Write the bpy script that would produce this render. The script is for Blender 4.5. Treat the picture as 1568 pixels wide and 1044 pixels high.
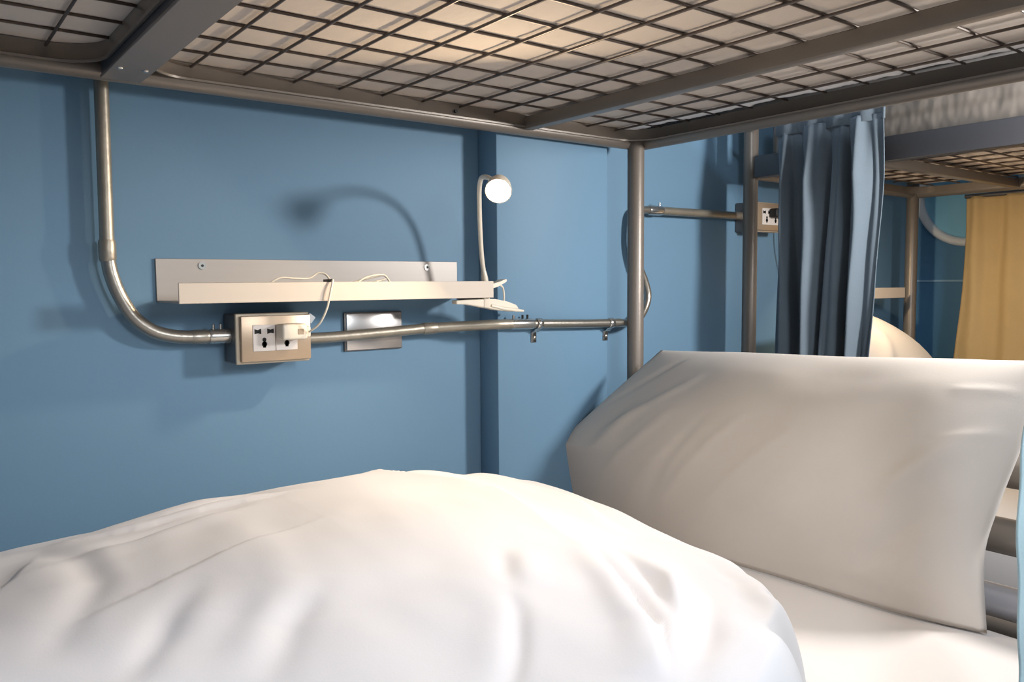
import bpy, bmesh, math, random
from mathutils import Vector, Matrix, noise

for o in list(bpy.data.objects):
    bpy.data.objects.remove(o)
scene = bpy.context.scene
COL = scene.collection
random.seed(7)

# ------------------------------------------------------------------ camera
CAM_POS = Vector((0.0, -1.30, 0.95))
PAN, PITCH, ROLL = math.radians(37.40), math.radians(-4.06), math.radians(-0.43)
cam_data = bpy.data.cameras.new('camera')
cam = bpy.data.objects.new('camera', cam_data)
COL.objects.link(cam)
fwd = Vector((math.sin(PAN) * math.cos(PITCH), math.cos(PAN) * math.cos(PITCH), math.sin(PITCH)))
r0 = Vector((math.cos(PAN), -math.sin(PAN), 0))
u0 = r0.cross(fwd)
rr = r0 * math.cos(ROLL) + u0 * math.sin(ROLL)
uu = -r0 * math.sin(ROLL) + u0 * math.cos(ROLL)
m = Matrix((rr, uu, -fwd)).transposed().to_4x4()
m.translation = CAM_POS
cam.matrix_world = m
cam_data.sensor_fit = 'HORIZONTAL'
cam_data.sensor_width = 36.0
cam_data.lens = 1247.6 / 1568 * 36.0
cam_data.clip_start = 0.02
scene.camera = cam

# ------------------------------------------------------------------ world, lights, exposure
world = bpy.data.worlds.new('world')
scene.world = world
world.use_nodes = True
bg = world.node_tree.nodes['Background']
bg.inputs[0].default_value = (0.93, 0.95, 1.0, 1)
bg.inputs[1].default_value = 0.26


def area_light(name, loc, target, size, power, color, shape='DISK', size_y=None):
    d = bpy.data.lights.new(name, 'AREA')
    d.shape = shape
    d.size = size
    if size_y:
        d.size_y = size_y
    d.energy = power
    d.color = color
    o = bpy.data.objects.new(name, d)
    COL.objects.link(o)
    o.location = loc
    o.rotation_euler = (Vector(target) - Vector(loc)).to_track_quat('-Z', 'Y').to_euler()
    return o


area_light('aisle_lamp', (1.50, -1.02, 1.20), (0.7, 0.0, 1.0), 0.13, 9.5, (1.0, 0.97, 0.94))
area_light('room_ceiling_lamp', (-0.55, -2.10, 2.42), (0.15, -0.75, 0.6), 0.24, 20, (0.84, 0.91, 1.0))
area_light('room_lamp', (0.60, -1.92, 1.38), (0.7, 0.0, 1.0), 0.40, 8.5, (0.91, 0.95, 1.0))
vs = scene.view_settings
vs.view_transform = 'Standard'
vs.look = 'None'
vs.exposure = 0.20
vs.gamma = 1.0
vs.use_curve_mapping = False


# ------------------------------------------------------------------ materials
def lin(c):
    return tuple(((v / 255) / 12.92 if v / 255 <= 0.04045 else ((v / 255 + 0.055) / 1.055) ** 2.4) for v in c)


def mat(name, rgb, rough=0.5, metal=0.0, var=0.0, vscale=8.0, bump=0.0, bscale=80.0, stretch=None,
        sheen=0.0, coat=0.0, emit=None, estr=0.0, trans=0.0, spec=0.5, bdist=0.003):
    mt = bpy.data.materials.new(name)
    mt.use_nodes = True
    nt = mt.node_tree
    b = nt.nodes['Principled BSDF']
    c = lin(rgb)
    b.inputs['Base Color'].default_value = (*c, 1)
    b.inputs['Roughness'].default_value = rough
    b.inputs['Metallic'].default_value = metal
    b.inputs['Specular IOR Level'].default_value = spec
    if sheen:
        b.inputs['Sheen Weight'].default_value = sheen
    if coat:
        b.inputs['Coat Weight'].default_value = coat
        b.inputs['Coat Roughness'].default_value = 0.15
    if trans:
        b.inputs['Transmission Weight'].default_value = trans
    if emit:
        b.inputs['Emission Color'].default_value = (*emit, 1)
        b.inputs['Emission Strength'].default_value = estr
    if var or bump:
        tc = nt.nodes.new('ShaderNodeTexCoord')
        mp = nt.nodes.new('ShaderNodeMapping')
        nt.links.new(tc.outputs['Object'], mp.inputs[0])
        if stretch:
            mp.inputs['Scale'].default_value = stretch
    if var:
        n = nt.nodes.new('ShaderNodeTexNoise')
        n.inputs['Scale'].default_value = vscale
        n.inputs['Detail'].default_value = 4
        nt.links.new(mp.outputs[0], n.inputs['Vector'])
        mx = nt.nodes.new('ShaderNodeMix')
        mx.data_type = 'RGBA'
        mx.inputs[6].default_value = (*[x * (1 - var) for x in c], 1)
        mx.inputs[7].default_value = (*[min(1, x * (1 + var)) for x in c], 1)
        nt.links.new(n.outputs['Fac'], mx.inputs[0])
        nt.links.new(mx.outputs[2], b.inputs['Base Color'])
    if bump:
        n2 = nt.nodes.new('ShaderNodeTexNoise')
        n2.inputs['Scale'].default_value = bscale
        n2.inputs['Detail'].default_value = 3
        nt.links.new(mp.outputs[0], n2.inputs['Vector'])
        bp = nt.nodes.new('ShaderNodeBump')
        bp.inputs['Strength'].default_value = bump
        bp.inputs['Distance'].default_value = bdist
        nt.links.new(n2.outputs['Fac'], bp.inputs['Height'])
        nt.links.new(bp.outputs[0], b.inputs['Normal'])
    return mt


M = {
    'wall': mat('blue_wall_paint', (112, 147, 174), 0.55, var=0.05, vscale=3, bump=0.05, bscale=120, spec=0.3),
    'wall_deep': mat('deep_blue_wall_paint', (78, 128, 168), 0.5, var=0.05, vscale=3, bump=0.05, bscale=120),
    'floor': mat('grey_floor_vinyl', (120, 116, 110), 0.4, var=0.15, vscale=6),
    'ceiling': mat('white_ceiling_paint', (225, 225, 222), 0.8, var=0.03),
    'frame': mat('grey_brown_painted_steel', (130, 121, 112), 0.38, metal=0.25, var=0.06, vscale=10, bump=0.08, bscale=200),
    'frame_dark': mat('charcoal_painted_steel', (84, 84, 88), 0.45, metal=0.2, var=0.05, vscale=10, bump=0.05, bscale=200),
    'frame_bright': mat('bright_grey_steel_tube', (190, 188, 192), 0.3, metal=0.35, var=0.05, vscale=14),
    'plate': mat('flat_grey_steel_plate', (128, 119, 112), 0.42, metal=0.2, var=0.04, vscale=12),
    'wire': mat('dark_mesh_wire', (104, 92, 84), 0.4, metal=0.4, var=0.06, vscale=20),
    'zinc': mat('galvanised_conduit', (170, 164, 154), 0.33, metal=0.85, var=0.14, vscale=22, bump=0.1, bscale=150),
    'zinc_old': mat('stained_galvanised_conduit', (168, 160, 146), 0.42, metal=0.7, var=0.22, vscale=30, bump=0.15, bscale=120),
    'zinc_bright': mat('bright_zinc_fitting', (205, 203, 198), 0.22, metal=0.9, var=0.05, vscale=30),
    'alu': mat('satin_silver_sheet', (176, 169, 163), 0.45, metal=0.35, var=0.04, vscale=6, stretch=(1, 1, 25)),
    'alu_lip_lit': mat('lit_silver_sheet_lip', (216, 203, 188), 0.5, var=0.03, vscale=6),  # same sheet metal as the shelf, warm light on the lip painted in
    'steel_brushed': mat('brushed_steel_plate', (205, 202, 200), 0.26, metal=0.9, var=0.05, vscale=30, stretch=(2, 1, 40)),
    'champagne': mat('champagne_brushed_faceplate', (192, 170, 146), 0.36, metal=0.55, var=0.06, vscale=30, stretch=(2, 1, 40)),
    'box_metal': mat('dull_metal_box', (120, 116, 114), 0.4, metal=0.6, var=0.1, vscale=20),
    'box_rim': mat('pale_metal_rim', (206, 192, 172), 0.35, metal=0.5),
    'socket': mat('white_socket_plastic', (226, 218, 212), 0.35),
    'hole': mat('black_socket_hole', (16, 13, 12), 0.7),
    'black': mat('black_plastic', (26, 24, 24), 0.5),
    'white_plastic': mat('warm_white_plastic', (236, 226, 208), 0.4, coat=0.2),
    'clear_tag': mat('pale_tape_tag', (200, 206, 212), 0.3),
    'cotton': mat('white_cotton', (222, 221, 225), 0.85, sheen=0.15, var=0.012, vscale=3, bump=0.04, bscale=500, spec=0.2),
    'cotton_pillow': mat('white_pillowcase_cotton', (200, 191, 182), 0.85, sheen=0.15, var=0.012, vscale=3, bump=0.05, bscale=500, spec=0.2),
    'sheet': mat('white_fitted_sheet', (224, 218, 214), 0.85, var=0.015, vscale=3, bump=0.05, bscale=400, spec=0.2),
    'liner': mat('pale_mattress_liner', (216, 203, 191), 0.8, var=0.04, vscale=9, bump=0.25, bscale=60, spec=0.2),
    'torn': mat('torn_white_liner', (244, 240, 238), 0.75, var=0.04, vscale=30, bump=0.3, bscale=90),
    'matt_gap_shade': mat('gap_shade_mattress_fabric', (30, 28, 28), 0.9),  # near-black colour stands in for the dark gap round the mattress edge
    'plastic_wrap': mat('crinkled_plastic_wrap', (136, 128, 120), 0.22, var=0.30, vscale=9, bump=0.8, bscale=9, stretch=(1, 1, 0.6), coat=0.7, bdist=0.03),
    'curtain': mat('blue_grey_curtain_cotton', (106, 119, 130), 0.85, var=0.06, vscale=30, bump=0.12, bscale=350, sheen=0.2, spec=0.2),
    'curtain_near': mat('pale_teal_curtain_cotton', (180, 206, 212), 0.85, var=0.04, vscale=30, bump=0.12, bscale=350, spec=0.2),
    'curtain_tan': mat('tan_curtain_cotton', (204, 176, 128), 0.85, var=0.06, vscale=20, bump=0.15, bscale=300, spec=0.2),
    'white_gloss': mat('white_gloss_ring', (235, 238, 242), 0.25, coat=0.4),
    'porthole': mat('light_blue_porthole_panel', (140, 204, 238), 0.2, coat=0.5),
    'pale_blue': mat('pale_blue_edge', (140, 180, 210), 0.5),
    'bulb': mat('lit_lamp_lens', (255, 240, 215), 0.3, emit=(1.0, 0.80, 0.52), estr=60),
}

# ------------------------------------------------------------------ helpers
OFF = {}


def new_bm():
    return bmesh.new()


def finish(bm, name, material, parent=None, smooth=True, autosmooth=None):
    off = OFF.get(parent, Vector((0, 0, 0))) if parent else Vector((0, 0, 0))
    if off.length:
        bmesh.ops.translate(bm, verts=bm.verts[:], vec=-off)
    bmesh.ops.recalc_face_normals(bm, faces=bm.faces[:])
    me = bpy.data.meshes.new(name)
    bm.to_mesh(me)
    bm.free()
    if smooth:
        for p in me.polygons:
            p.use_smooth = True
        if autosmooth is not None:
            me.set_sharp_from_angle(angle=math.radians(autosmooth))
    me.materials.append(M[material])
    o = bpy.data.objects.new(name, me)
    COL.objects.link(o)
    if parent:
        o.parent = parent
        OFF[o] = off
    return o


def thing(name, loc, label, cat, group=None):
    o = bpy.data.objects.new(name, None)
    o.empty_display_size = 0.05
    COL.objects.link(o)
    o.location = loc
    OFF[o] = Vector(loc)
    tag(o, label, cat, group)
    return o


def tag(o, label, cat, group=None):
    o['label'] = label
    o['category'] = cat
    if group:
        o['group'] = group
    return o


def struct(o):
    o['kind'] = 'structure'
    return o


def add_box(bm, x0, x1, y0, y1, z0, z1, bev=0.0, seg=2):
    r = bmesh.ops.create_cube(bm, size=1.0)
    vs_ = r['verts']
    for v in vs_:
        v.co = Vector((x0 + (v.co.x + .5) * (x1 - x0), y0 + (v.co.y + .5) * (y1 - y0), z0 + (v.co.z + .5) * (z1 - z0)))
    if bev:
        es = list({e for v in vs_ for e in v.link_edges})
        bmesh.ops.bevel(bm, geom=es, offset=bev, segments=seg, affect='EDGES', profile=0.5)


def box(name, x0, x1, y0, y1, z0, z1, material, parent=None, bev=0.0, seg=2):
    bm = new_bm()
    add_box(bm, x0, x1, y0, y1, z0, z1, bev, seg)
    return finish(bm, name, material, parent, smooth=bev > 0, autosmooth=40)


def smooth_path(pts, n=8):
    """Catmull-Rom through the points"""
    P = [Vector(p) for p in pts]
    out = []
    for i in range(len(P) - 1):
        p0 = P[max(i - 1, 0)]
        p1, p2 = P[i], P[i + 1]
        p3 = P[min(i + 2, len(P) - 1)]
        for k in range(n):
            t = k / n
            out.append(0.5 * ((2 * p1) + (-p0 + p2) * t + (2 * p0 - 5 * p1 + 4 * p2 - p3) * t * t + (-p0 + 3 * p1 - 3 * p2 + p3) * t ** 3))
    out.append(P[-1])
    return out


def add_sweep(bm, path, profile, cap=True, radii=None, closed=False):
    """profile: list of (a,b) offsets in the frame's two normals"""
    P = [Vector(p) for p in path]
    n = len(P)
    T = []
    for i in range(n):
        a = P[i - 1] if (i > 0 or closed) else P[i]
        b = P[(i + 1) % n] if (i < n - 1 or closed) else P[i]
        T.append((b - a).normalized())
    up = Vector((0, 0, 1)) if abs(T[0].z) < 0.9 else Vector((0, 1, 0))
    N = (up - T[0] * up.dot(T[0])).normalized()
    rings = []
    for i in range(n):
        if i:
            N = (N - T[i] * N.dot(T[i]))
            N = N.normalized()
        B = T[i].cross(N)
        s = radii[i] if radii else 1.0
        rings.append([bm.verts.new(P[i] + (B * a + N * b) * s) for a, b in profile])
    k = len(profile)
    rng = range(n if closed else n - 1)
    for i in rng:
        A, Bq = rings[i], rings[(i + 1) % n]
        for j in range(k):
            bm.faces.new((A[j], A[(j + 1) % k], Bq[(j + 1) % k], Bq[j]))
    if cap and not closed:
        bm.faces.new(rings[0][::-1])
        bm.faces.new(rings[-1])


def circ(r, n=16):
    return [(r * math.cos(2 * math.pi * i / n), r * math.sin(2 * math.pi * i / n)) for i in range(n)]


def tube(name, path, r, material, parent=None, n=16, radii=None):
    bm = new_bm()
    add_sweep(bm, path, circ(r, n), radii=radii)
    return finish(bm, name, material, parent, smooth=True, autosmooth=50)


def add_cyl(bm, a, b, r, n=16):
    add_sweep(bm, [a, b], circ(r, n))


def cyl(name, a, b, r, material, parent=None, n=16):
    return tube(name, [a, b], r, material, parent, n)


# ================================================================== the setting
def plane_box(name, *a, material):
    o = box(name, *a, material)
    return struct(o)


plane_box('floor', -1.8, 2.75, -3.6, 0.12, -0.06, 0.0, material='floor')
plane_box('wall_back', -1.8, 2.75, 0.0, 0.12, 0.0, 2.5, material='wall')
plane_box('wall_right', 2.60, 2.72, -3.6, 0.0, 0.0, 2.5, material='wall_deep')
plane_box('wall_left', -1.92, -1.80, -3.6, 0.12, 0.0, 2.5, material='wall')
plane_box('ceiling', -1.8, 2.75, -3.6, 0.12, 2.5, 2.56, material='ceiling')
col_ = box('wall_column', 0.914, 1.201, -0.0605, 0.0, 0.0, 2.5, 'wall', bev=0.003)
struct(col_)
col_.name = 'wall_pilaster'
tr = box('trim_1', 2.594, 2.60, -1.2, 0.0, 0.944, 0.950, 'pale_blue')
struct(tr)

# ================================================================== near bunk bed
ZB = 1.2255           # underside of the rails
bed = thing('bunk_bed', (0.25, -0.55, 0.0), 'grey steel bunk bed whose wire mesh base hangs over the white bedding', 'bunk bed')
XR, XJ, XL = 1.250, 0.262, -0.73
YR, YF = -0.085, -1.03


def post(name, x, y, z1, r, material, parent):
    bm = new_bm()
    path = [(x, y, 0), (x, y, z1 - 0.012), (x, y, z1)]
    add_sweep(bm, path, circ(r, 24), radii=[1, 1, 0.75])
    return finish(bm, name, material, parent, autosmooth=50)


for x, y in ((XR, -0.094), (XR, YF), (XL, -0.094), (XL, YF)):
    post('post', x, y, 1.72, 0.0174, 'frame', bed)

# outer tubes of the upper bunk
cyl('rear_rail', (XL + 0.02, YR + 0.002, 1.238), (XR + 0.004, YR + 0.002, 1.238), 0.0128, 'frame', bed, 20)
cyl('front_rail', (XL + 0.02, YF, 1.238), (XR, YF, 1.238), 0.0128, 'frame', bed, 20)
cyl('end_rail', (1.270, -0.075, 1.2385), (1.270, YF, 1.2385), 0.0135, 'frame', bed, 20)
cyl('end_rail', (XL, -0.09, 1.2385), (XL, YF, 1.2385), 0.0135, 'frame', bed, 20)


# inner angle band of each half frame, bent round its corners
def inner_band(x0, x1, y0, y1, rad, name='inner_band'):
    bm = new_bm()
    pts = []
    cs = ((x1 - rad, y1 - rad, 0), (x0 + rad, y1 - rad, 90), (x0 + rad, y0 + rad, 180), (x1 - rad, y0 + rad, 270))
    for cx, cy, a0 in cs:
        for k in range(11):
            a = math.radians(a0 + 9 * k)
            pts.append((cx + rad * math.cos(a), cy + rad * math.sin(a), 1.2485))
    # upright strip with a small rolled lip along its lower inner edge
    prof = [(-0.0015, 0.0125), (0.0015, 0.0125), (0.0015, -0.0065), (0.0045, -0.0085), (0.004, -0.0115), (0.000, -0.0110), (-0.0015, -0.009)]
    prof = [(-a, b) for a, b in prof]
    add_sweep(bm, pts, prof, closed=True)
    return finish(bm, name, 'frame', bed, autosmooth=60)


inner_band(0.287, 1.252, YF + 0.012, -0.0985, 0.062)
inner_band(XL + 0.012, 0.237, YF + 0.012, -0.0985, 0.062)

# joint in the middle: two square tubes and a flat cover plate with rivets
box('joint_bar', 0.238, 0.259, YF, -0.10, 1.2285, 1.2565, 'frame_dark', bed, 0.002)
box('joint_bar', 0.265, 0.285, YF, -0.10, 1.2285, 1.2565, 'frame_dark', bed, 0.002)
plate = box('joint_plate', 0.2360, 0.2865, YF + 0.01, -0.1035, 1.2235, 1.2275, 'plate', bed, 0.0008, 1)
for x, y in ((0.2455, -0.172), (0.2755, -0.174), (0.2455, -0.95), (0.2755, -0.95)):
    bm = new_bm()
    bmesh.ops.create_uvsphere(bm, u_segments=12, v_segments=8, radius=0.0042)
    for v in bm.verts:
        v.co = Vector((x + v.co.x, y + v.co.y, 1.2235 + v.co.z * 0.6))
    finish(bm, 'rivet', 'zinc_bright', plate)

# cross bars
box('cross_bar', 0.950, 0.971, YF + 0.01, -0.0985, 1.2335, 1.2560, 'frame', bed, 0.002)
box('cross_bar', -0.44, -0.419, YF + 0.01, -0.0985, 1.2335, 1.2560, 'frame', bed, 0.002)
# bolt in the rear rail
cyl('rail_bolt', (0.797, -0.100, 1.2475), (0.797, -0.1045, 1.2475), 0.003, 'black', bed, 10)

# wire mesh: each wire is a piece of its own
bm = new_bm()
add_cyl(bm, (0, -0.455, 0), (0, 0.455, 0), 0.0021, 6)
ywire = bpy.data.meshes.new('mesh_wire')
bm.to_mesh(ywire); bm.free()
ywire.materials.append(M['wire'])


def wire(me, loc, parent):
    o = bpy.data.objects.new('mesh_wire', me)
    COL.objects.link(o)
    o.parent = parent
    o.location = Vector(loc) - OFF[parent]
    for p in me.polygons:
        p.use_smooth = True


k = -14
while True:
    x = 0.3541 + 0.07548 * k
    k += 1
    if x > 1.24:
        break
    if x < XL + 0.06 or x < 0.30:
        x -= 0.0279
        if x < XL + 0.03 or x > 0.22:
            continue
    wire(ywire, (x, -0.555, 1.2565), bed)
xw = {}
for nm, x0, x1 in (('r', 0.277, 1.247), ('l', XL + 0.015, 0.247)):
    bm = new_bm()
    add_cyl(bm, (x0, 0, 0), (x1, 0, 0), 0.0019, 6)
    me = bpy.data.meshes.new('mesh_wire')
    bm.to_mesh(me); bm.free()
    me.materials.append(M['wire'])
    for j in range(12):
        y = -0.1650 - 0.0727 * j
        wire(me, (0, y, 1.2600), bed)

# lower bunk frame
cyl('lower_side_rail', (XL, YF, 0.30), (XR, YF, 0.30), 0.02, 'frame', bed)
cyl('lower_side_rail', (XL, -0.094, 0.30), (XR, -0.094, 0.30), 0.02, 'frame', bed)
for z, r, mm in ((0.476, 0.0245, 'frame_bright'), (0.575, 0.0265, 'frame'), (0.672, 0.0245, 'frame')):
    cyl('headboard_tube', (1.283, -0.075, z), (1.283, -1.05, z), r, mm, bed, 20)
    cyl('footboard_tube', (XL - 0.03, -0.075, z), (XL - 0.03, -1.05, z), r, 'frame', bed, 20)
for i in range(9):
    x = -0.6 + i * 0.22
    box('slat', x, x + 0.06, YF, -0.09, 0.302, 0.318, 'frame_dark', bed, 0.002)

# ================================================================== upper mattress
um = thing('mattress', (0.25, -0.55, 1.264), 'mattress lying on the overhead wire mesh, pale underside with a torn white edge', 'mattress')
box('mattress_body', XL + 0.02, 1.276, YF + 0.02, -0.072, 1.2634, 1.42, 'matt_gap_shade', um, 0.005, 2)
bm = new_bm()


def liner_patch(bm, x0, x1, y0, y1, nx, ny):
    g = [[None] * (ny + 1) for _ in range(nx + 1)]
    for i in range(nx + 1):
        for j in range(ny + 1):
            x = x0 + (x1 - x0) * i / nx
            y = y0 + (y1 - y0) * j / ny
            # soft sag between the wires
            fx = math.cos(2 * math.pi * (x - 0.3541) / 0.07548)
            fy = math.cos(2 * math.pi * (y + 0.1650) / 0.0727)
            s = 0.0003 * (2 - fx - fy) * 0.5 + 0.0003 * noise.noise(Vector((x * 9, y * 9, 0)))
            g[i][j] = bm.verts.new((x, y, 1.2628 - s))
    for i in range(nx):
        for j in range(ny):
            bm.faces.new((g[i][j], g[i][j + 1], g[i + 1][j + 1], g[i + 1][j]))


liner_patch(bm, XL + 0.03, 1.198, YF + 0.03, -0.083, 160, 80)
ln = finish(bm, 'pale_liner', 'liner', um)
sm = ln.modifiers.new('thick', 'SOLIDIFY'); sm.thickness = 0.0006; sm.offset = 1
# torn white strip beyond the last wire
bm = new_bm()
rows = []
random.seed(3)
n = 190
for i in range(n + 1):
    y = -0.083 - (YF * -1 - 0.115) * i / n
    t = i / n
    w = 0.033 + 0.014 * noise.noise(Vector((y * 12, 2.1, 0))) + 0.009 * noise.noise(Vector((y * 45, 7, 0))) + 0.004 * noise.noise(Vector((y * 160, 9, 0)))
    row = []
    for j in range(6):
        s = j / 5
        row.append(bm.verts.new((1.194 + w * s, y, 1.2622 - 0.0012 * s + 0.0008 * noise.noise(Vector((y * 60, s * 3, 4))))))
    rows.append(row)
for a, b in zip(rows, rows[1:]):
    for j in range(5):
        bm.faces.new((a[j], a[j + 1], b[j + 1], b[j]))
ts = finish(bm, 'torn_edge', 'torn', um)
ts['label'] = 'torn white liner edge'
sm = ts.modifiers.new('thick', 'SOLIDIFY'); sm.thickness = 0.0012

# ================================================================== lower mattress, pillow, duvet
lm = box('mattress', XL + 0.05, 1.236, YF + 0.035, -0.072, 0.318, 0.456, 'sheet', None, 0.03, 4)
tag(lm, 'thick mattress in a white fitted sheet under the pillow and duvet', 'mattress')


def poly_eval(pts, t):
    """point on a polyline by chord length"""
    P = [Vector(p) for p in pts]
    L = [0]
    for a, b in zip(P, P[1:]):
        L.append(L[-1] + (b - a).length)
    d = t * L[-1]
    for i in range(len(P) - 1):
        if d <= L[i + 1] or i == len(P) - 2:
            f = (d - L[i]) / (L[i + 1] - L[i])
            return P[i].lerp(P[i + 1], f)


def soft_edge(pts, n=6):
    return smooth_path(pts, n)


def make_pillow(name, bottom, top, left, right, nrm, front, back, material, wr, nu=90, nv=64, pows=(2, 2, 2, 2)):
    """two sheets between four edge curves (bottom/top run left to right, left/right run bottom to top)"""
    bm = new_bm()
    nrm = Vector(nrm).normalized()
    F = []
    Bk = []
    c00, c10, c01, c11 = Vector(bottom[0]), Vector(bottom[-1]), Vector(top[0]), Vector(top[-1])
    for i in range(nu + 1):
        s = i / nu
        fr, br = [], []
        for j in range(nv + 1):
            t = j / nv
            dl = poly_eval(left, t) - c00.lerp(c01, t)
            dr = poly_eval(right, t) - c10.lerp(c11, t)
            p = (1 - t) * poly_eval(bottom, s) + t * poly_eval(top, s) + dl * (1 - s) ** 4 + dr * s ** 4
            a = 1 - abs(2 * s - 1) ** (pows[0] if s < 0.5 else pows[1])
            b = 1 - abs(2 * t - 1) ** (pows[2] if t < 0.5 else pows[3])
            h = (max(a, 0) ** 0.7) * (max(b, 0) ** (1.0 if t < 0.5 else 0.65))
            edge = min(1.0, 6 * min(s, 1 - s, t, 1 - t))
            w = 1.4 * wr(s, t) * edge
            fr.append(bm.verts.new(p + nrm * (front * h + w)))
            br.append(fr[-1] if (i in (0, nu) or j in (0, nv)) else bm.verts.new(p - nrm * back * h))
        F.append(fr)
        Bk.append(br)
    for i in range(nu):
        for j in range(nv):
            bm.faces.new((F[i][j], F[i + 1][j], F[i + 1][j + 1], F[i][j + 1]))
            q = []
            for v in (Bk[i][j], Bk[i][j + 1], Bk[i + 1][j + 1], Bk[i + 1][j]):
                if v not in q:
                    q.append(v)
            if len(q) >= 3:
                try:
                    bm.faces.new(q)
                except ValueError:
                    pass
    return finish(bm, name, material)


def crease(s, t, s0, t0, s1, t1, w, amp, sharp=1.0):
    """smooth ridge or valley along a segment, fading out towards its ends"""
    dx, dy = s1 - s0, t1 - t0
    L2 = dx * dx + dy * dy
    q = ((s - s0) * dx + (t - t0) * dy) / L2
    if q < -0.1 or q > 1.1:
        return 0.0
    d = ((s - s0) * dy - (t - t0) * dx) / math.sqrt(L2)
    f = max(0.0, math.sin(math.pi * min(1, max(0, q)))) ** 0.7
    return amp * f * math.exp(-(d / w) ** 2)


def wr_near(s, t):
    w = 0.006 * noise.noise(Vector((s * 3.2, t * 2.4, 1.3))) + 0.003 * noise.noise(Vector((s * 7, t * 5, 3.3)))
    for a in ((0.02, 0.55, 0.16, 0.95, 0.012, -0.004), (0.10, 0.42, 0.27, 0.80, 0.014, 0.004), (0.30, 0.12, 0.46, 0.62, 0.012, 0.0035),
              (0.26, 0.10, 0.36, 0.60, 0.010, -0.003), (0.38, 0.08, 0.58, 0.58, 0.014, 0.003), (0.10, 0.30, 0.16, 0.62, 0.018, 0.007),
              (0.14, 0.2, 0.26, 0.6, 0.012, 0.003), (0.80, 0.35, 0.98, 0.72, 0.03, 0.010), (0.86, 0.58, 0.99, 0.70, 0.012, 0.006),
              (0.86, 0.80, 0.99, 0.86, 0.014, 0.005), (0.78, 0.10, 0.93, 0.40, 0.03, -0.008), (0.70, 0.06, 0.99, 0.04, 0.012, -0.004),
              (0.20, 0.08, 0.30, 0.42, 0.010, 0.002), (0.45, 0.10, 0.62, 0.42, 0.012, -0.002)):
        w += crease(s, t, *a)
    return w


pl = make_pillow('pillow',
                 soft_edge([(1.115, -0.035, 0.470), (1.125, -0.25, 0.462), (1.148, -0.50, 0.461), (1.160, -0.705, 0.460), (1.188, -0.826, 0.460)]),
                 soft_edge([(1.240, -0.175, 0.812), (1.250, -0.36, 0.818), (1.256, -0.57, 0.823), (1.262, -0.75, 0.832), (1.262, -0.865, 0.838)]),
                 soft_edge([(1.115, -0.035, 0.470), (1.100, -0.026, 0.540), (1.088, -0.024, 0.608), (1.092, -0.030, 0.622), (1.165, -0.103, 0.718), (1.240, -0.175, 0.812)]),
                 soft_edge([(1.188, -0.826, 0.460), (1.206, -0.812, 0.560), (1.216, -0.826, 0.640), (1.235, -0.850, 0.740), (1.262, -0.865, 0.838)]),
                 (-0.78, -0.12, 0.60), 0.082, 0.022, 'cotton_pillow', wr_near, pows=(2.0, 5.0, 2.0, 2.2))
tag(pl, 'large white pillow leaning on the bed head in front of the blue curtain', 'pillow')


def dist_poly(x, y, P):
    best = (9, 0, 0)
    acc = 0
    tot = sum(math.hypot(b[0] - a[0], b[1] - a[1]) for a, b in zip(P, P[1:]))
    for a, b in zip(P, P[1:]):
        dx, dy = b[0] - a[0], b[1] - a[1]
        L2 = dx * dx + dy * dy
        L = math.sqrt(L2)
        t = max(0, min(1, ((x - a[0]) * dx + (y - a[1]) * dy) / L2))
        d = math.hypot(x - a[0] - t * dx, y - a[1] - t * dy)
        if d < best[0]:
            sd = ((x - a[0]) * dy - (y - a[1]) * dx) / L
            best = (d, (acc + t * L) / tot, 1 if sd > 0 else -1)
        acc += L
    return best


# folds: polyline, valley width, valley depth, ridge side (+1/-1), ridge offset, ridge width, ridge height
FOLDS = [
    ([(0.607, -0.647), (0.570, -0.740), (0.530, -0.815), (0.482, -0.864)], 0.009, 0.010, 1, 0.020, 0.016, 0.010),
    ([(0.637, -0.643), (0.600, -0.750), (0.545, -0.830)], 0.008, 0.007, -1, 0.018, 0.014, 0.006),
    ([(0.700, -0.690), (0.650, -0.773), (0.565, -0.840), (0.472, -0.900)], 0.016, 0.014, 1, 0.030, 0.022, 0.012),
    ([(0.770, -0.640), (0.740, -0.740), (0.66, -0.84)], 0.018, 0.008, -1, 0.032, 0.022, 0.008),
    ([(0.462, -0.685), (0.440, -0.730), (0.405, -0.775), (0.350, -0.830)], 0.010, 0.007, 1, 0.022, 0.018, 0.003),
    ([(0.060, -0.300), (0.119, -0.290), (0.150, -0.345), (0.150, -0.421), (0.119, -0.490), (0.08, -0.55)], 0.018, 0.008, 1, 0.045, 0.040, 0.007),
    ([(0.130, -0.255), (0.259, -0.262), (0.371, -0.250), (0.450, -0.290)], 0.013, 0.011, -1, 0.030, 0.022, 0.010),
    ([(0.120, -0.325), (0.21, -0.318), (0.30, -0.300), (0.36, -0.295)], 0.010, 0.007, 1, 0.02, 0.018, 0.006),
    ([(0.235, -0.485), (0.190, -0.532), (0.155, -0.589), (0.130, -0.640)], 0.016, 0.007, -1, 0.032, 0.026, 0.005),
    ([(0.33, -0.56), (0.27, -0.62), (0.22, -0.70)], 0.018, 0.007, 1, 0.03, 0.025, 0.006),
    ([(0.52, -0.60), (0.48, -0.66), (0.46, -0.70)], 0.012, 0.005, -1, 0.02, 0.018, 0.005),
    ([(0.80, -0.34), (0.79, -0.47), (0.76, -0.56)], 0.014, 0.008, 1, 0.026, 0.02, 0.010),
]
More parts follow.
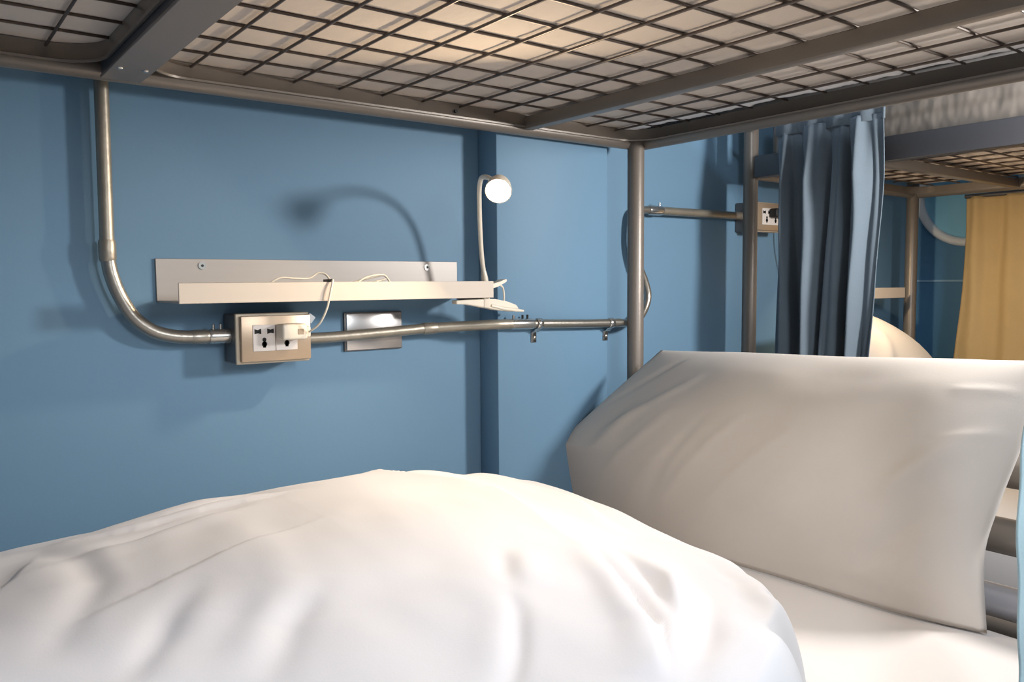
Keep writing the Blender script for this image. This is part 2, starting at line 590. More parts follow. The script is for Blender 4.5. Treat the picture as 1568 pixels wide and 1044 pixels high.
# flaps where one layer of the duvet lies over the next: line, raised side, height, fade
STEPS = [
    ([(0.540, -0.180), (0.556, -0.285), (0.609, -0.372), (0.638, -0.425), (0.628, -0.525), (0.610, -0.610), (0.598, -0.670)], 1, 0.019, 0.045),
    ([(0.100, -0.495), (0.178, -0.474), (0.256, -0.455), (0.345, -0.432), (0.40, -0.42)], 1, 0.004, 0.04),
    ([(0.605, -0.635), (0.570, -0.740), (0.530, -0.815), (0.470, -0.88)], 1, 0.011, 0.03),
    ([(0.13, -0.27), (0.22, -0.285), (0.32, -0.278), (0.42, -0.285)], -1, 0.007, 0.04),
]


def smoothstep(a, b, x):
    t = max(0, min(1, (x - a) / (b - a)))
    return t * t * (3 - 2 * t)


def interp(tab, x):
    if x <= tab[0][0]:
        return tab[0][1]
    for (a, va), (b, vb) in zip(tab, tab[1:]):
        if x <= b:
            t = (x - a) / (b - a)
            t = t * t * (3 - 2 * t)
            return va + (vb - va) * t
    return tab[-1][1]


def head_edge(y):
    return interp([(-1.06, 0.42), (-0.95, 0.56), (-0.86, 0.70), (-0.79, 0.80), (-0.73, 0.862), (-0.66, 0.887), (-0.55, 0.893), (-0.40, 0.897), (-0.25, 0.890), (-0.05, 0.88)], y)


def duvet_z(x, y):
    top = interp([(-0.80, 0.62), (0.0, 0.655), (0.18, 0.664), (0.32, 0.675), (0.47, 0.683), (0.60, 0.678), (0.72, 0.652), (0.83, 0.624), (0.90, 0.612)], x)
    prof = interp([(-1.06, -0.10), (-0.85, -0.045), (-0.62, -0.020), (-0.42, -0.002), (-0.28, 0.002), (-0.18, -0.02), (-0.08, -0.11)], y)
    z = top + prof
    z += 0.008 * noise.noise(Vector((x * 3.0, y * 3.4, 0.3))) + 0.0035 * noise.noise(Vector((x * 7, y * 7, 5.1)))
    z += 0.0016 * noise.noise(Vector((x * 22, y * 15, 2.1)))
    for P, vw, vd, side, ro, rw, rh in FOLDS:
        if min(p[0] for p in P) - 0.12 < x < max(p[0] for p in P) + 0.12 and min(p[1] for p in P) - 0.12 < y < max(p[1] for p in P) + 0.12:
            d, t, sg = dist_poly(x, y, P)
            f = 0.75 * math.sin(math.pi * min(1, max(0, t))) if 0 < t < 1 else 0
            sd = d * sg * side
            z += f * (-vd * math.exp(-(d / vw) ** 2) + rh * math.exp(-((sd - ro) / rw) ** 2))
    for P, side, A, w in STEPS:
        if min(p[0] for p in P) - 0.15 < x < max(p[0] for p in P) + 0.15 and min(p[1] for p in P) - 0.15 < y < max(p[1] for p in P) + 0.15:
            d, t, sg = dist_poly(x, y, P)
            f = math.sin(math.pi * min(1, max(0, t))) ** 0.8 if 0 < t < 1 else 0
            sd = d * sg * side
            if sd > -0.004:
                z += f * A * smoothstep(-0.004, 0.007, sd) * math.exp(-max(0, sd) / w)
            else:
                z -= f * A * 0.35 * math.exp((sd + 0.004) / 0.02)
    # rounded head edge
    e = head_edge(y)
    q = (e - x) / 0.075
    if q < 1:
        q = max(0, q)
        k = math.sqrt(max(0, 1 - (1 - q) ** 2))
        z = 0.459 + (z - 0.459) * k
    q = (x + 0.66) / 0.09
    if q < 1:
        q = max(0, q)
        z = 0.459 + (z - 0.459) * math.sqrt(max(0, 1 - (1 - q) ** 2))
    # drop over the front edge of the bed
    if y < -0.99:
        q = min(1, (-0.99 - y) / 0.07)
        z -= 0.30 * (1 - math.sqrt(max(0, 1 - q * q)))
    return z


bm = new_bm()
NY = 250
xs = [-0.66 + 0.70 * i / 60 for i in range(60)] + [0.04 + 0.74 * i / 200 for i in range(200)]
nx_tail = 34
grid = []
for j in range(NY + 1):
    y = -1.06 + 0.985 * j / NY
    row = []
    e = head_edge(y)
    xb = e - 0.11
    k0 = (xb + 0.66) / 1.44
    allx = [-0.66 + (x + 0.66) * k0 for x in xs] + [xb + (e - xb) * (1 - (1 - i / nx_tail) ** 1.7) for i in range(nx_tail + 1)]
    for x in allx:
        row.append(bm.verts.new((x, y, duvet_z(x, y))))
    grid.append(row)
for a, b in zip(grid, grid[1:]):
    for i in range(len(a) - 1):
        bm.faces.new((a[i], a[i + 1], b[i + 1], b[i]))
dv = finish(bm, 'duvet', 'cotton')
tag(dv, 'fluffy rumpled white duvet spread across the bed below the wall shelf', 'duvet')

# ================================================================== shelf tray on the wall
def make_shelf(x0, x1, zb, label, screws=True):
    sh = thing('wall_shelf', ((x0 + x1) / 2, -0.06, zb), label, 'shelf')
    box('back_plate', x0, x1, -0.0045, -0.0005, zb, zb + 0.066, 'alu', sh, 0.0006, 1)
    box('shelf_bottom', x0, x1, -0.120, -0.0045, zb, zb + 0.003, 'alu', sh, 0.0006, 1)
    box('front_lip', x0, x1, -0.1215, -0.1185, zb - 0.0005, zb + 0.0290, 'alu_lip_lit', sh, 0.0006, 1)
    if screws:
        for x in (x0 + 0.068, x1 - 0.067):
            s = cyl('screw', (x, -0.004, zb + 0.0555), (x, -0.0062, zb + 0.0555), 0.0058, 'zinc_bright', sh, 16)
            cyl('screw_socket', (x, -0.0060, zb + 0.0555), (x, -0.0066, zb + 0.0555), 0.0022, 'black', s, 8)
    return sh


make_shelf(0.3205, 0.8607, 0.925, 'long silver wall shelf with a warmly lit front lip above the socket box')


# ================================================================== socket box
def make_socket(x0, x1, z0, z1, depth, label, adapter_side=True):
    so = thing('socket_box', ((x0 + x1) / 2, -depth / 2, z0), label, 'socket')
    yf = -depth
    box('back_box', x0, x1, yf + 0.003, -0.0005, z0, z1, 'box_metal', so, 0.002, 1)
    box('rim', x0, x1, yf, yf + 0.0045, z0 - 0.001, z1 + 0.001, 'box_rim', so, 0.0012, 1)
    fp = box('faceplate', x0 + 0.006, x1 - 0.0005, yf - 0.008, yf, z0 + 0.003, z1 - 0.003, 'champagne', so, 0.0015, 2)
    zc = (z0 + z1) / 2 + 0.001
    hw = 0.0362
    xm0 = x0 + 0.0232
    for k in range(2):
        a = xm0 + k * hw
        md = box('socket_module', a + 0.0004, a + hw - 0.0004, yf - 0.0095, yf - 0.006, zc - 0.0205, zc + 0.0205, 'socket', so, 0.0006, 1)
        cx = a + hw / 2
        bm = new_bm()
        yy0, yy1 = yf - 0.0099, yf - 0.0085
        add_box(bm, cx - 0.0024, cx + 0.0024, yy0, yy1, zc - 0.0150, zc - 0.0055)
        add_cyl(bm, (cx, yy0, zc - 0.0095), (cx, yy1, zc - 0.0095), 0.0043, 12)
        add_cyl(bm, (cx, yy0, zc - 0.0025), (cx, yy1, zc - 0.0025), 0.0032, 12)
        finish(bm, 'earth_hole', 'hole', md, smooth=False)
        for sx in (-1, 1):
            bm = new_bm()
            q = cx + sx * 0.0100
            vs2 = [(q - sx * 0.0052, -0.0042), (q - sx * 0.0052, 0.0042), (q, 0.0022), (q + sx * 0.0052, 0.0038), (q + sx * 0.0052, -0.0038), (q, -0.0028)]
            zz = zc + 0.0105
            fr = [bm.verts.new((a_, yy0, zz + b_)) for a_, b_ in vs2]
            bk = [bm.verts.new((a_, yy1, zz + b_)) for a_, b_ in vs2]
            bm.faces.new(fr)
            bm.faces.new(bk[::-1])
            for i in range(6):
                bm.faces.new((fr[i], fr[(i + 1) % 6], bk[(i + 1) % 6], bk[i]))
            finish(bm, 'pin_hole', 'hole', md, smooth=False)
    return so


make_socket(0.4195, 0.5385, 0.8285, 0.9055, 0.0555, 'champagne twin socket box on the wall under the silver shelf')

# blank plate
bp_ = thing('blank_plate', (0.682, -0.005, 0.8345), 'blank brushed steel cover plate behind the conduit, right of the socket box', 'plate')
box('plate_base', 0.6245, 0.7385, -0.006, -0.0005, 0.8335, 0.9015, 'box_metal', bp_, 0.002, 2)
box('plate_face', 0.6275, 0.7365, -0.0095, -0.005, 0.8355, 0.8995, 'steel_brushed', bp_, 0.0018, 2)

# ================================================================== conduits
cd = thing('conduit', (0.252, -0.022, 0.872), 'grey metal conduit dropping down the wall and bending into the socket box', 'conduit')
RC = 0.0098
tube('pipe', [(0.2535, -0.022, 1.50), (0.2530, -0.022, 1.20), (0.2520, -0.022, 1.004)], RC, 'zinc_old', cd, 20)
elbow = smooth_path([(0.252, -0.022, 1.006), (0.2525, -0.022, 0.990), (0.2560, -0.022, 0.966), (0.2660, -0.022, 0.936), (0.2830, -0.023, 0.905), (0.3060, -0.024, 0.885),
                     (0.3320, -0.025, 0.8755), (0.3600, -0.026, 0.8722), (0.388, -0.027, 0.8718)], 6)
tube('elbow', elbow, RC + 0.0004, 'zinc', cd, 20)
tube('coupling', [(0.2521, -0.022, 1.016), (0.2520, -0.022, 1.012), (0.2520, -0.022, 0.990), (0.2524, -0.022, 0.986)], 0.0118, 'zinc_old', cd, 20, [0.92, 1, 1, 0.92])
tube('coupling', [(0.362, -0.026, 0.872), (0.366, -0.026, 0.872), (0.384, -0.027, 0.8718), (0.387, -0.027, 0.8718)], 0.0112, 'zinc', cd, 20, [0.92, 1, 1, 0.92])
cn = tube('box_connector', [(0.388, -0.027, 0.8717), (0.392, -0.027, 0.8717), (0.418, -0.027, 0.8717), (0.4192, -0.027, 0.8717)], 0.0118, 'zinc_bright', cd, 20, [0.9, 1, 1, 1])
for x in (0.3945, 0.4055):
    cyl('screw', (x, -0.029, 0.882), (x, -0.030, 0.8905), 0.0024, 'zinc_bright', cn, 8)

c2 = thing('conduit', (0.90, -0.05, 0.866), 'long horizontal metal conduit clipped to the wall below the reading lamp', 'conduit')
p1 = smooth_path([(0.5387, -0.030, 0.8615), (0.60, -0.030, 0.8620), (0.69, -0.030, 0.8655), (0.77, -0.031, 0.8690)], 5)
tube('pipe', p1, 0.0092, 'zinc_old', c2, 18)
tube('coupling', [(0.766, -0.031, 0.8688), (0.769, -0.031, 0.8689), (0.792, -0.033, 0.8694), (0.795, -0.033, 0.8694)], 0.0108, 'zinc_old', c2, 18, [0.9, 1, 1, 0.9])
tube('bent_pipe', smooth_path([(0.79, -0.033, 0.8694), (0.83, -0.042, 0.8706), (0.87, -0.060, 0.8722), (0.90, -0.072, 0.8730), (0.937, -0.076, 0.8728)], 6), 0.0096, 'zinc_old', c2, 18)
cp = tube('bright_coupling', [(0.934, -0.0755, 0.8729), (0.938, -0.0755, 0.8729), (0.983, -0.0755, 0.8716), (0.987, -0.0755, 0.8715)], 0.0106, 'zinc_bright', c2, 18, [0.93, 1, 1, 0.93])
for x in (0.940, 0.962, 0.974):
    cyl('screw', (x, -0.0755, 0.882), (x, -0.0755, 0.8895), 0.0022, 'black' if x > 0.95 else 'zinc', cp, 8)
tube('pipe', [(0.985, -0.0755, 0.8715), (1.06, -0.0755, 0.8690), (1.13, -0.0755, 0.8668), (1.20, -0.0755, 0.8655), (1.225, -0.075, 0.8652)], 0.0090, 'zinc', c2, 18)
# the pipe turns up behind the post
tube('swan_pipe', smooth_path([(1.222, -0.070, 0.8652), (1.265, -0.052, 0.862), (1.305, -0.040, 0.864), (1.336, -0.034, 0.882), (1.356, -0.030, 0.916), (1.348, -0.028, 0.952), (1.330, -0.027, 0.985), (1.318, -0.026, 1.02), (1.315, -0.026, 1.06), (1.322, -0.026, 1.10), (1.345, -0.026, 1.1105), (1.37, -0.026, 1.1108)], 6), 0.0085, 'zinc', c2, 16)


def saddle(parent, x, z):
    """half-round strap over the pipe with a foot and screw below"""
    bm = new_bm()
    yc = -0.0755
    pts = []
    for k in range(13):
        a = math.radians(100 + 170 * k / 12)
        pts.append((yc + 0.0112 * math.cos(a), z + 0.0112 * math.sin(a)))
    pts += [(yc + 0.006, z - 0.0165), (-0.0625, z - 0.0180), (-0.0622, z - 0.037)]
    for w0, w1 in (((x - 0.0065), (x + 0.0065)),):
        A = [bm.verts.new((w0, p[0], p[1])) for p in pts]
        B = [bm.verts.new((w1, p[0], p[1])) for p in pts]
        for i in range(len(pts) - 1):
            bm.faces.new((A[i], B[i], B[i + 1], A[i + 1]))
    s = finish(bm, 'saddle_clip', 'zinc_bright', parent, autosmooth=50)
    md = s.modifiers.new('thick', 'SOLIDIFY')
    md.thickness = 0.0016
    bm = new_bm()
    bmesh.ops.create_uvsphere(bm, u_segments=12, v_segments=8, radius=0.0042)
    for v in bm.verts:
        v.co = Vector((x + v.co.x, -0.0640 + v.co.y * 0.6, z - 0.0275 + v.co.z))
    finish(bm, 'screw', 'zinc', s)


saddle(c2, 1.000, 0.8710)
saddle(c2, 1.1935, 0.8655)

c3 = thing('conduit', (1.53, -0.026, 1.111), 'metal conduit on the far wall between the bed post and far socket', 'conduit')
tube('pipe', [(1.395, -0.026, 1.1110), (1.5, -0.026, 1.1115), (1.700, -0.026, 1.1120)], 0.0095, 'zinc_old', c3, 16)
cq = tube('coupling', [(1.36, -0.026, 1.1107), (1.364, -0.026, 1.1107), (1.40, -0.026, 1.1110), (1.404, -0.026, 1.1110)], 0.0112, 'zinc_bright', c3, 16, [0.9, 1, 1, 0.9])
cyl('screw', (1.397, -0.026, 1.121), (1.397, -0.026, 1.129), 0.0025, 'zinc_bright', cq, 8)

# ================================================================== clip reading lamp
lamp = thing('clip_lamp', (0.865, -0.09, 0.925), 'lit white clip-on reading lamp with a bent neck on the shelf end', 'lamp')
# lower jaw and handle
bm = new_bm()
prof_top = [(0.790, 0.9205), (0.812, 0.9215), (0.850, 0.9225), (0.872, 0.9215), (0.900, 0.9165), (0.922, 0.9095)]
prof_bot = [(0.790, 0.9140), (0.812, 0.9130), (0.850, 0.9065), (0.880, 0.9010), (0.905, 0.8985), (0.930, 0.8975)]
half = [0.008, 0.010, 0.011, 0.012, 0.012, 0.010]
R_ = []
for (xa, za), (xb, zb_), h in zip(prof_top, prof_bot, half):
    R_.append([bm.verts.new((xa, -0.100 - h, za)), bm.verts.new((xa, -0.100 + h, za)), bm.verts.new((xb, -0.100 + h, zb_)), bm.verts.new((xb, -0.100 - h, zb_))])
for a, b in zip(R_, R_[1:]):
    for i in range(4):
        bm.faces.new((a[i], a[(i + 1) % 4], b[(i + 1) % 4], b[i]))
bm.faces.new(R_[0]); bm.faces.new(R_[-1][::-1])
bmesh.ops.bevel(bm, geom=bm.edges[:], offset=0.0012, segments=2, affect='EDGES')
lj = finish(bm, 'lower_jaw', 'white_plastic', lamp, autosmooth=50)
box('grip_pad', 0.800, 0.846, -0.108, -0.092, 0.9215, 0.9245, 'black', lj, 0.0006, 1)
# upper jaw and handle
bm = new_bm()
up_t = [(0.805, 0.9345), (0.835, 0.9385), (0.862, 0.9480), (0.882, 0.9525), (0.899, 0.9580)]
up_b = [(0.805, 0.9290), (0.835, 0.9295), (0.862, 0.9390), (0.882, 0.9450), (0.899, 0.9530)]
R_ = []
for (xa, za), (xb, zb_) in zip(up_t, up_b):
    h = 0.011
    R_.append([bm.verts.new((xa, -0.100 - h, za)), bm.verts.new((xa, -0.100 + h, za)), bm.verts.new((xb, -0.100 + h, zb_)), bm.verts.new((xb, -0.100 - h, zb_))])
for a, b in zip(R_, R_[1:]):
    for i in range(4):
        bm.faces.new((a[i], a[(i + 1) % 4], b[(i + 1) % 4], b[i]))
bm.faces.new(R_[0]); bm.faces.new(R_[-1][::-1])
bmesh.ops.bevel(bm, geom=bm.edges[:], offset=0.001, segments=2, affect='EDGES')
finish(bm, 'upper_jaw', 'white_plastic', lamp, autosmooth=50)
tube('clip_spring', smooth_path([(0.884, -0.104, 0.948), (0.893, -0.104, 0.9435), (0.8965, -0.104, 0.932), (0.8965, -0.104, 0.914)], 6), 0.0017, 'white_plastic', lamp, 10)
box('pivot', 0.846, 0.860, -0.1125, -0.0875, 0.9060, 0.9400, 'white_plastic', lamp, 0.003, 2)
for yy in (-0.1115, -0.0885):
    tube('lower_handle', [(0.862, yy, 0.910), (0.890, yy, 0.904), (0.918, yy, 0.9005), (0.936, yy, 0.8985)], 0.0034, 'white_plastic', lamp, 10, [0.8, 1, 1, 0.6])
# goose neck
tube('goose_neck', smooth_path([(0.866, -0.090, 0.944), (0.863, -0.090, 0.962), (0.856, -0.092, 1.000), (0.849, -0.098, 1.045), (0.838, -0.112, 1.085), (0.822, -0.135, 1.113), (0.803, -0.168, 1.126), (0.791, -0.200, 1.124), (0.785, -0.222, 1.117)], 6), 0.0042, 'white_plastic', lamp, 12)
tube('neck_sleeve', [(0.8665, -0.090, 0.942), (0.8635, -0.090, 0.960), (0.8615, -0.090, 0.972)], 0.0062, 'white_plastic', lamp, 12, [1, 1, 0.75])
# head: a small shade opening forwards and down, lens inside
hc = Vector((0.780, -0.248, 1.100))
hd = Vector((-0.56, -0.62, -0.54)).normalized()


def lathe_dir(bm, base, d, prof, n=28):
    d = d.normalized()
    a = d.orthogonal().normalized()
    b = d.cross(a)
    rings = []
    for h, r in prof:
        rings.append([bm.verts.new(base + d * h + (a * math.cos(2 * math.pi * i / n) + b * math.sin(2 * math.pi * i / n)) * r) for i in range(n)])
    for p, q in zip(rings, rings[1:]):
        for i in range(n):
            bm.faces.new((p[i], p[(i + 1) % n], q[(i + 1) % n], q[i]))
    bm.faces.new(rings[0][::-1])
    bm.faces.new(rings[-1])


bm = new_bm()
lathe_dir(bm, hc, hd, [(-0.030, 0.006), (-0.027, 0.010), (-0.020, 0.015), (-0.008, 0.0195), (0.006, 0.0215), (0.0085, 0.0215), (0.0085, 0.0200), (0.003, 0.0195)])
finish(bm, 'lamp_head', 'white_plastic', lamp, autosmooth=50)
bm = new_bm()
lathe_dir(bm, hc, hd, [(0.0032, 0.0192), (0.0070, 0.0185), (0.0095, 0.0150), (0.0110, 0.0080), (0.0114, 0.002)])
finish(bm, 'lens', 'bulb', lamp, autosmooth=60)
sp = bpy.data.lights.new('reading_lamp_light', 'AREA')
sp.shape = 'DISK'
sp.size = 0.034
sp.energy = 2.4
sp.color = (1.0, 0.78, 0.52)
spo = bpy.data.objects.new('reading_lamp_light', sp)
COL.objects.link(spo)
spo.parent = lamp
spo.location = hc + hd * 0.018 - OFF[lamp]
spo.rotation_euler = hd.to_track_quat('-Z', 'Y').to_euler()
# lead: from the clip along the tray, up over the lip and down to the adapter
lead = smooth_path([(0.83, -0.092, 0.931), (0.76, -0.075, 0.9305), (0.69, -0.085, 0.9310), (0.664, -0.090, 0.960), (0.650, -0.092, 0.9655), (0.620, -0.094, 0.960), (0.590, -0.096, 0.9440), (0.560, -0.098, 0.9480), (0.556, -0.108, 0.955),
                    (0.5500, -0.124, 0.9570), (0.5470, -0.1275, 0.950), (0.5430, -0.128, 0.935), (0.5380, -0.126, 0.913), (0.5300, -0.116, 0.890), (0.5205, -0.098, 0.8765)], 7)
tube('lead', lead, 0.0017, 'white_plastic', lamp, 8)
tube('lead_loop', smooth_path([(0.561, -0.095, 0.954), (0.556, -0.085, 0.966), (0.545, -0.080, 0.968), (0.530, -0.080, 0.960), (0.505, -0.082, 0.9600), (0.480, -0.082, 0.9600), (0.455, -0.08, 0.945)], 6), 0.0016, 'white_plastic', lamp, 8)
tube('lead_loop', smooth_path([(0.590, -0.060, 0.944), (0.630, -0.062, 0.957), (0.668, -0.066, 0.965), (0.672, -0.070, 0.959), (0.640, -0.072, 0.952), (0.600, -0.072, 0.946)], 6), 0.0018, 'white_plastic', lamp, 8)
tube('lead_tie', [(0.548, -0.094, 0.9555), (0.556, -0.096, 0.9560), (0.562, -0.099, 0.9565)], 0.0026, 'black', lamp, 8)

# adapter plugged into the right-hand socket module
ad = thing('power_adapter', (0.508, -0.085, 0.868), 'white plug-in power adapter sticking out of the twin socket box', 'adapter')
box('adapter_body', 0.4790, 0.5200, -0.0950, -0.0655, 0.8650, 0.8895, 'white_plastic', ad, 0.004, 3)
box('adapter_nose', 0.5195, 0.5265, -0.0920, -0.0700, 0.8680, 0.8855, 'white_plastic', ad, 0.003, 2)
box('rating_mark', 0.503, 0.513, -0.0956, -0.0946, 0.8730, 0.8815, 'champagne', ad, 0.0003, 1)
bm = new_bm()
add_box(bm, -0.006, 0.006, -0.0004, 0.0004, -0.006, 0.006)
bmesh.ops.rotate(bm, verts=bm.verts[:], cent=(0, 0, 0), matrix=Matrix.Rotation(math.radians(38), 3, 'Y'))
bmesh.ops.translate(bm, verts=bm.verts[:], vec=(0.5405, -0.058, 0.8960))
tg = finish(bm, 'paper_tag', 'clear_tag', ad, smooth=False)


# ================================================================== curtains
def make_curtain(name, mode, pos, a0, a1, z0, z1, pleats, amp, material, parent, wob=1.0, edge=None, header=0.0, nu=150, nv=90, seed=0.0):
    """mode 'x': hangs in the plane x=pos, a is y; mode 'y': hangs in the plane y=pos, a is x"""
    bm = new_bm()
    g = []
    for j in range(nv + 1):
        t = j / nv
        z = z1 + (z0 - z1) * t
        row = []
        lo, hi = (a0, a1) if edge is None else edge(t)
        for i in range(nu + 1):
            s = i / nu
            ss = s + 0.05 * wob * noise.noise(Vector((s * 4 + seed, t * 1.6, seed))) + 0.012 * wob * noise.noise(Vector((s * 12 + seed, t * 4, seed + 3)))
            k = min(1.0, 0.25 + t * 6) if header else 1.0
            ph = 2 * math.pi * pleats * ss
            w = math.sin(ph) + 0.35 * math.sin(2.3 * ph + 1.1 + t * 1.3) + 0.25 * math.sin(0.55 * ph + 2 + t)
            off = amp * k * w * (0.8 + 0.35 * noise.noise(Vector((s * 3, t * 2.2, seed + 8))))
            off += 0.006 * wob * noise.noise(Vector((s * 6, t * 5, seed + 5)))
            a = lo + (hi - lo) * s
            row.append(bm.verts.new((pos + off, a, z) if mode == 'x' else (a, pos + off, z)))
        g.append(row)
    for p, q in zip(g, g[1:]):
        for i in range(nu):
            bm.faces.new((p[i], p[i + 1], q[i + 1], q[i]))
    o = finish(bm, name, material, parent)
    md = o.modifiers.new('thick', 'SOLIDIFY')
    md.thickness = 0.0018
    return o


# blue-grey curtain of the far bunk
bc = thing('curtain', (1.575, -0.33, 0.35), 'gathered blue-grey curtain hanging beside the far bunk behind the pillow', 'curtain')


def bc_edge(t):
    # right edge (towards the room) draws in further down
    return (-0.452 + 0.022 * smoothstep(0.05, 0.55, t), -0.206 - 0.006 * t)


make_curtain('cloth', 'x', 1.575, 0, 0, 0.35, 1.280, 4.2, 0.025, 'curtain', bc, wob=1.6, edge=bc_edge, header=1, nu=210, nv=130, seed=1.7)
bm = new_bm()
gA = []
for i in range(61):
    s = i / 60
    y = -0.453 + 0.249 * s
    off = 0.0045 * math.sin(2 * math.pi * 4.2 * s) - 0.004
    gA.append((bm.verts.new((1.575 + off, y, 1.334)), bm.verts.new((1.575 + off, y, 1.268))))
for p, q in zip(gA, gA[1:]):
    bm.faces.new((p[0], q[0], q[1], p[1]))
hb = finish(bm, 'header_band', 'curtain', bc)
md = hb.modifiers.new('thick', 'SOLIDIFY'); md.thickness = 0.003
cyl('curtain_rod', (1.575, -0.10, 1.330), (1.575, -1.95, 1.330), 0.006, 'frame_dark', bc, 12)

# tan curtain on the far side of the far bunk
tcu = thing('curtain', (2.455, -0.6, 0.25), 'tan curtain hanging from the far rail of the neighbouring bunk', 'curtain')


def tc_edge(t):
    return (-1.10, -0.222 + 0.045 * smoothstep(0.1, 0.9, t))


make_curtain('cloth', 'x', 2.46, 0, 0, 0.25, 1.185, 7, 0.012, 'curtain_tan', tcu, wob=1.3, edge=tc_edge, nu=200, nv=90, seed=4.2)
cyl('curtain_rod', (2.462, -0.22, 1.187), (2.462, -1.95, 1.187), 0.006, 'frame_dark', tcu, 12)

# own curtain of the near bunk, only its edge shows
nc = thing('curtain', (0.76, -1.066, 0.30), 'pale teal curtain edge hanging at the right beside the bed head', 'curtain')


def nc_edge(t):
    x = 0.700 - 0.055 * smoothstep(0.28, 0.43, t) + 0.008 * smoothstep(0.52, 0.65, t) + 0.002 * math.sin(t * 75) + 0.002 * math.sin(t * 33 + 1)
    return (x, 0.785)


make_curtain('cloth', 'y', -1.066, 0, 0, 0.30, 1.20, 3.5, 0.008, 'curtain_near', nc, edge=nc_edge, nu=120, nv=110, seed=8.8)
cyl('curtain_rod', (0.66, -1.066, 1.205), (1.25, -1.066, 1.205), 0.006, 'frame_dark', nc, 12)

# ================================================================== far bunk bed
fb = thing('bunk_bed', (2.02, -1.0, 0.0), 'grey steel bunk bed standing in the corner behind the blue-grey curtain', 'bunk bed')
FX0, FX1, FY0, FY1 = 1.638, 2.412, -0.094, -1.95
for x, y in ((FX0, FY0), (FX1, FY0), (FX0, FY1), (FX1, FY1)):
    post('post', x, y, 1.72, 0.0170, 'frame', fb)
box('side_rail', FX0 - 0.016, FX0 + 0.014, FY1, FY0 - 0.02, 1.1915, 1.2415, 'frame_dark', fb, 0.003)
cyl('side_rail', (FX1 + 0.005, FY0, 1.203), (FX1 + 0.005, FY1, 1.203), 0.0135, 'frame', fb)
cyl('rear_rail', (FX0, FY0, 1.203), (FX1, FY0, 1.203), 0.0128, 'frame', fb)
cyl('front_rail', (FX0, FY1, 1.203), (FX1, FY1, 1.203), 0.0128, 'frame', fb)
for y in (-0.36, -1.0, -1.6):
    box('cross_bar', FX0, FX1, y - 0.022, y, 1.1950, 1.2170, 'frame', fb, 0.002)
pts = []
bm = new_bm()
rad = 0.06
bx0, bx1, by0, by1 = FX0 + 0.018, FX1 - 0.012, FY1 + 0.015, FY0 - 0.014
for cx, cy, a0 in ((bx1 - rad, by1 - rad, 0), (bx0 + rad, by1 - rad, 90), (bx0 + rad, by0 + rad, 180), (bx1 - rad, by0 + rad, 270)):
    for k in range(9):
        a = math.radians(a0 + 11.25 * k)
        pts.append((cx + rad * math.cos(a), cy + rad * math.sin(a), 1.2100))
add_sweep(bm, pts, [(-0.002, 0.009), (0.002, 0.009), (0.002, -0.010), (-0.002, -0.010)], closed=True)
finish(bm, 'inner_band', 'frame', fb, autosmooth=60)
bm = new_bm()
add_cyl(bm, (-0.36, 0, 0), (0.36, 0, 0), 0.0021, 6)
me = bpy.data.meshes.new('mesh_wire'); bm.to_mesh(me); bm.free(); me.materials.append(M['wire'])
for k in range(24):
    wire(me, (2.025, -0.165 - 0.0727 * k, 1.2195), fb)
bm = new_bm()
add_cyl(bm, (0, -0.90, 0), (0, 0.90, 0), 0.0021, 6)
me = bpy.data.meshes.new('mesh_wire'); bm.to_mesh(me); bm.free(); me.materials.append(M['wire'])
for k in range(9):
    wire(me, (1.715 + 0.0763 * k, -1.02, 1.2235), fb)
cyl('lower_side_rail', (FX0, FY0, 0.30), (FX0, FY1, 0.30), 0.02, 'frame', fb)
cyl('lower_side_rail', (FX1, FY0, 0.30), (FX1, FY1, 0.30), 0.02, 'frame', fb)
for i in range(8):
    y = -0.2 - i * 0.22
    box('slat', FX0, FX1, y - 0.06, y, 0.302, 0.318, 'frame_dark', fb, 0.002)

fm = thing('mattress', (2.02, -1.0, 1.226), 'mattress wrapped in crinkled clear plastic on the far upper bunk', 'mattress')
box('mattress_body', FX0 + 0.022, FX1 - 0.02, FY1 + 0.03, FY0 - 0.035, 1.228, 1.40, 'plastic_wrap', fm, 0.02, 4)
box('pale_liner', FX0 + 0.03, FX1 - 0.03, FY1 + 0.04, FY0 - 0.045, 1.2258, 1.2290, 'liner', fm)
fl = box('mattress', FX0 + 0.03, FX1 - 0.03, FY1 + 0.03, FY0 - 0.03, 0.318, 0.456, 'sheet', None, 0.03, 4)
tag(fl, 'white sheeted lower mattress of the far bunk under its pillow', 'mattress')


def wr_far(s, t):
    return 0.006 * noise.noise(Vector((s * 4, t * 3, 11))) + crease(s, t, 0.2, 0.5, 0.6, 0.85, 0.03, 0.006)


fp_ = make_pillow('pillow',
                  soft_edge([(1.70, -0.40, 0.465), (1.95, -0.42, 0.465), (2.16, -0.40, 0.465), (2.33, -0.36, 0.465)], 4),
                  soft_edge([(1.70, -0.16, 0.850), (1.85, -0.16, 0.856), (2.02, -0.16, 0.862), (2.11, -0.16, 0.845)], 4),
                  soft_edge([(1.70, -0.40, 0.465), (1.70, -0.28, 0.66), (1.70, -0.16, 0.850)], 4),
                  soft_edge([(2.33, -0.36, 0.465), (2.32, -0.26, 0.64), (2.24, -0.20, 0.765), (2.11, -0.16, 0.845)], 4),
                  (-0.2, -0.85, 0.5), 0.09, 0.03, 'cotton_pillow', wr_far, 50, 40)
tag(fp_, 'white pillow in warm light on the far lower bunk', 'pillow')

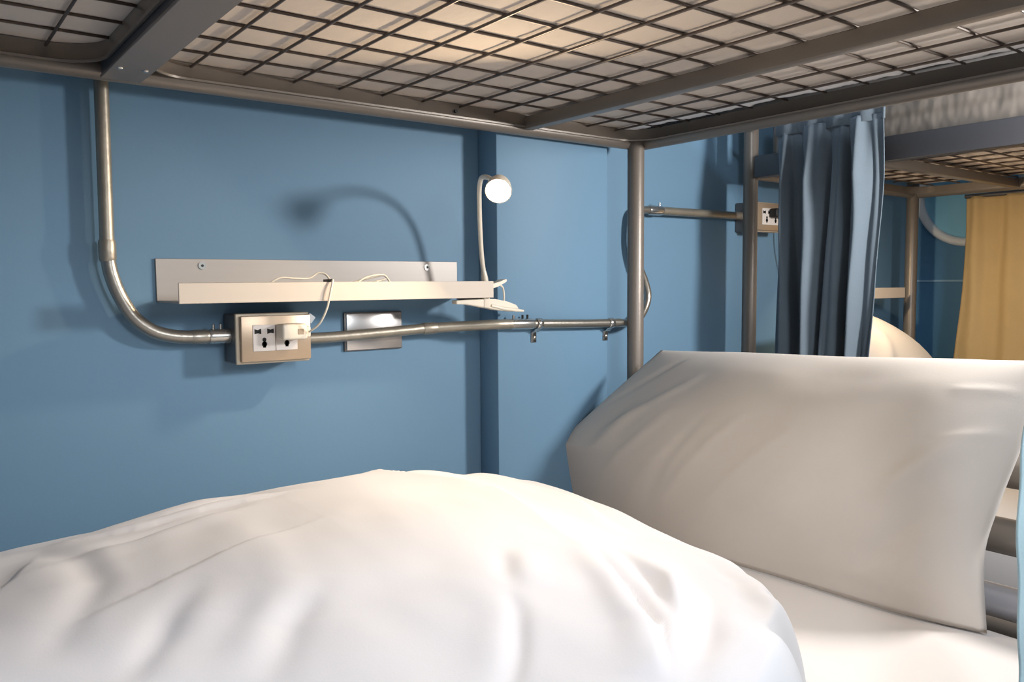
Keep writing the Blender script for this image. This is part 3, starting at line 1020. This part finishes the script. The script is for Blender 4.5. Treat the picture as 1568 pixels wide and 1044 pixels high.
make_shelf(1.92, 2.327, 0.9005, 'short pale wall shelf beyond the blue-grey curtain', False)
make_socket(1.703, 1.822, 1.0735, 1.1455, 0.0555, 'far socket box behind the second post at the end of the conduit')
pg = thing('plug', (1.79, -0.075, 1.105), 'black plug in the far socket box beside the second post', 'plug')
box('plug_body', 1.752, 1.790, -0.088, -0.0655, 1.1080, 1.1300, 'black', pg, 0.004, 3)
tube('lead', smooth_path([(1.788, -0.080, 1.119), (1.81, -0.082, 1.118), (1.835, -0.078, 1.10), (1.85, -0.06, 1.04), (1.88, -0.05, 0.97), (1.93, -0.06, 0.912)], 6), 0.002, 'black', pg, 8)

# clip lamp of the far bunk, hidden behind the curtain but lighting that corner
l2 = thing('clip_lamp', (1.97, -0.11, 0.90), 'lit clip-on lamp of the far bunk behind the blue-grey curtain', 'lamp')
box('clip', 1.925, 1.975, -0.135, -0.105, 0.9265, 0.950, 'white_plastic', l2, 0.004, 2)
tube('goose_neck', smooth_path([(1.95, -0.115, 0.945), (1.945, -0.120, 1.00), (1.925, -0.140, 1.06), (1.90, -0.17, 1.09), (1.87, -0.195, 1.088)], 6), 0.0042, 'white_plastic', l2, 10)
hc2 = Vector((1.850, -0.210, 1.075))
hd2 = Vector((0.55, -0.45, -0.65)).normalized()
bm = new_bm()
lathe_dir(bm, hc2, hd2, [(-0.030, 0.006), (-0.027, 0.010), (-0.020, 0.015), (-0.008, 0.0195), (0.006, 0.0215), (0.0085, 0.0215), (0.0085, 0.0200), (0.003, 0.0195)])
finish(bm, 'lamp_head', 'white_plastic', l2, autosmooth=50)
bm = new_bm()
lathe_dir(bm, hc2, hd2, [(0.0032, 0.0192), (0.0070, 0.0185), (0.0095, 0.0150), (0.0110, 0.0080), (0.0114, 0.002)])
finish(bm, 'lens', 'bulb', l2, autosmooth=60)
s2 = sp.copy()
s2.energy = 1.6
s2o = bpy.data.objects.new('far_reading_lamp_light', s2)
COL.objects.link(s2o)
s2o.parent = l2
s2o.location = hc2 + hd2 * 0.018 - OFF[l2]
s2o.rotation_euler = hd2.to_track_quat('-Z', 'Y').to_euler()

# round white-rimmed porthole on the end wall
ph = thing('porthole', (2.60, -0.178, 1.05), 'round light blue porthole with a thick white rim on the end wall', 'porthole')
bm = new_bm()
n1, n2 = 56, 14
R1, r1 = 0.149, 0.0135
cc = Vector((2.588, -0.178, 1.212))
rings = []
for i in range(n1):
    a = 2 * math.pi * i / n1
    rings.append([bm.verts.new(cc + Vector((r1 * 1.3 * math.sin(2 * math.pi * j / n2), (R1 + r1 * math.cos(2 * math.pi * j / n2)) * math.cos(a), (R1 + r1 * math.cos(2 * math.pi * j / n2)) * math.sin(a)))) for j in range(n2)])
for i in range(n1):
    A, B = rings[i], rings[(i + 1) % n1]
    for j in range(n2):
        bm.faces.new((A[j], A[(j + 1) % n2], B[(j + 1) % n2], B[j]))
finish(bm, 'rim', 'white_gloss', ph)
bm = new_bm()
lathe_dir(bm, Vector((2.598, -0.178, 1.212)), Vector((-1, 0, 0)), [(0, 0.143), (0.006, 0.143), (0.009, 0.135)], 48)
finish(bm, 'panel', 'porthole', ph, autosmooth=30)
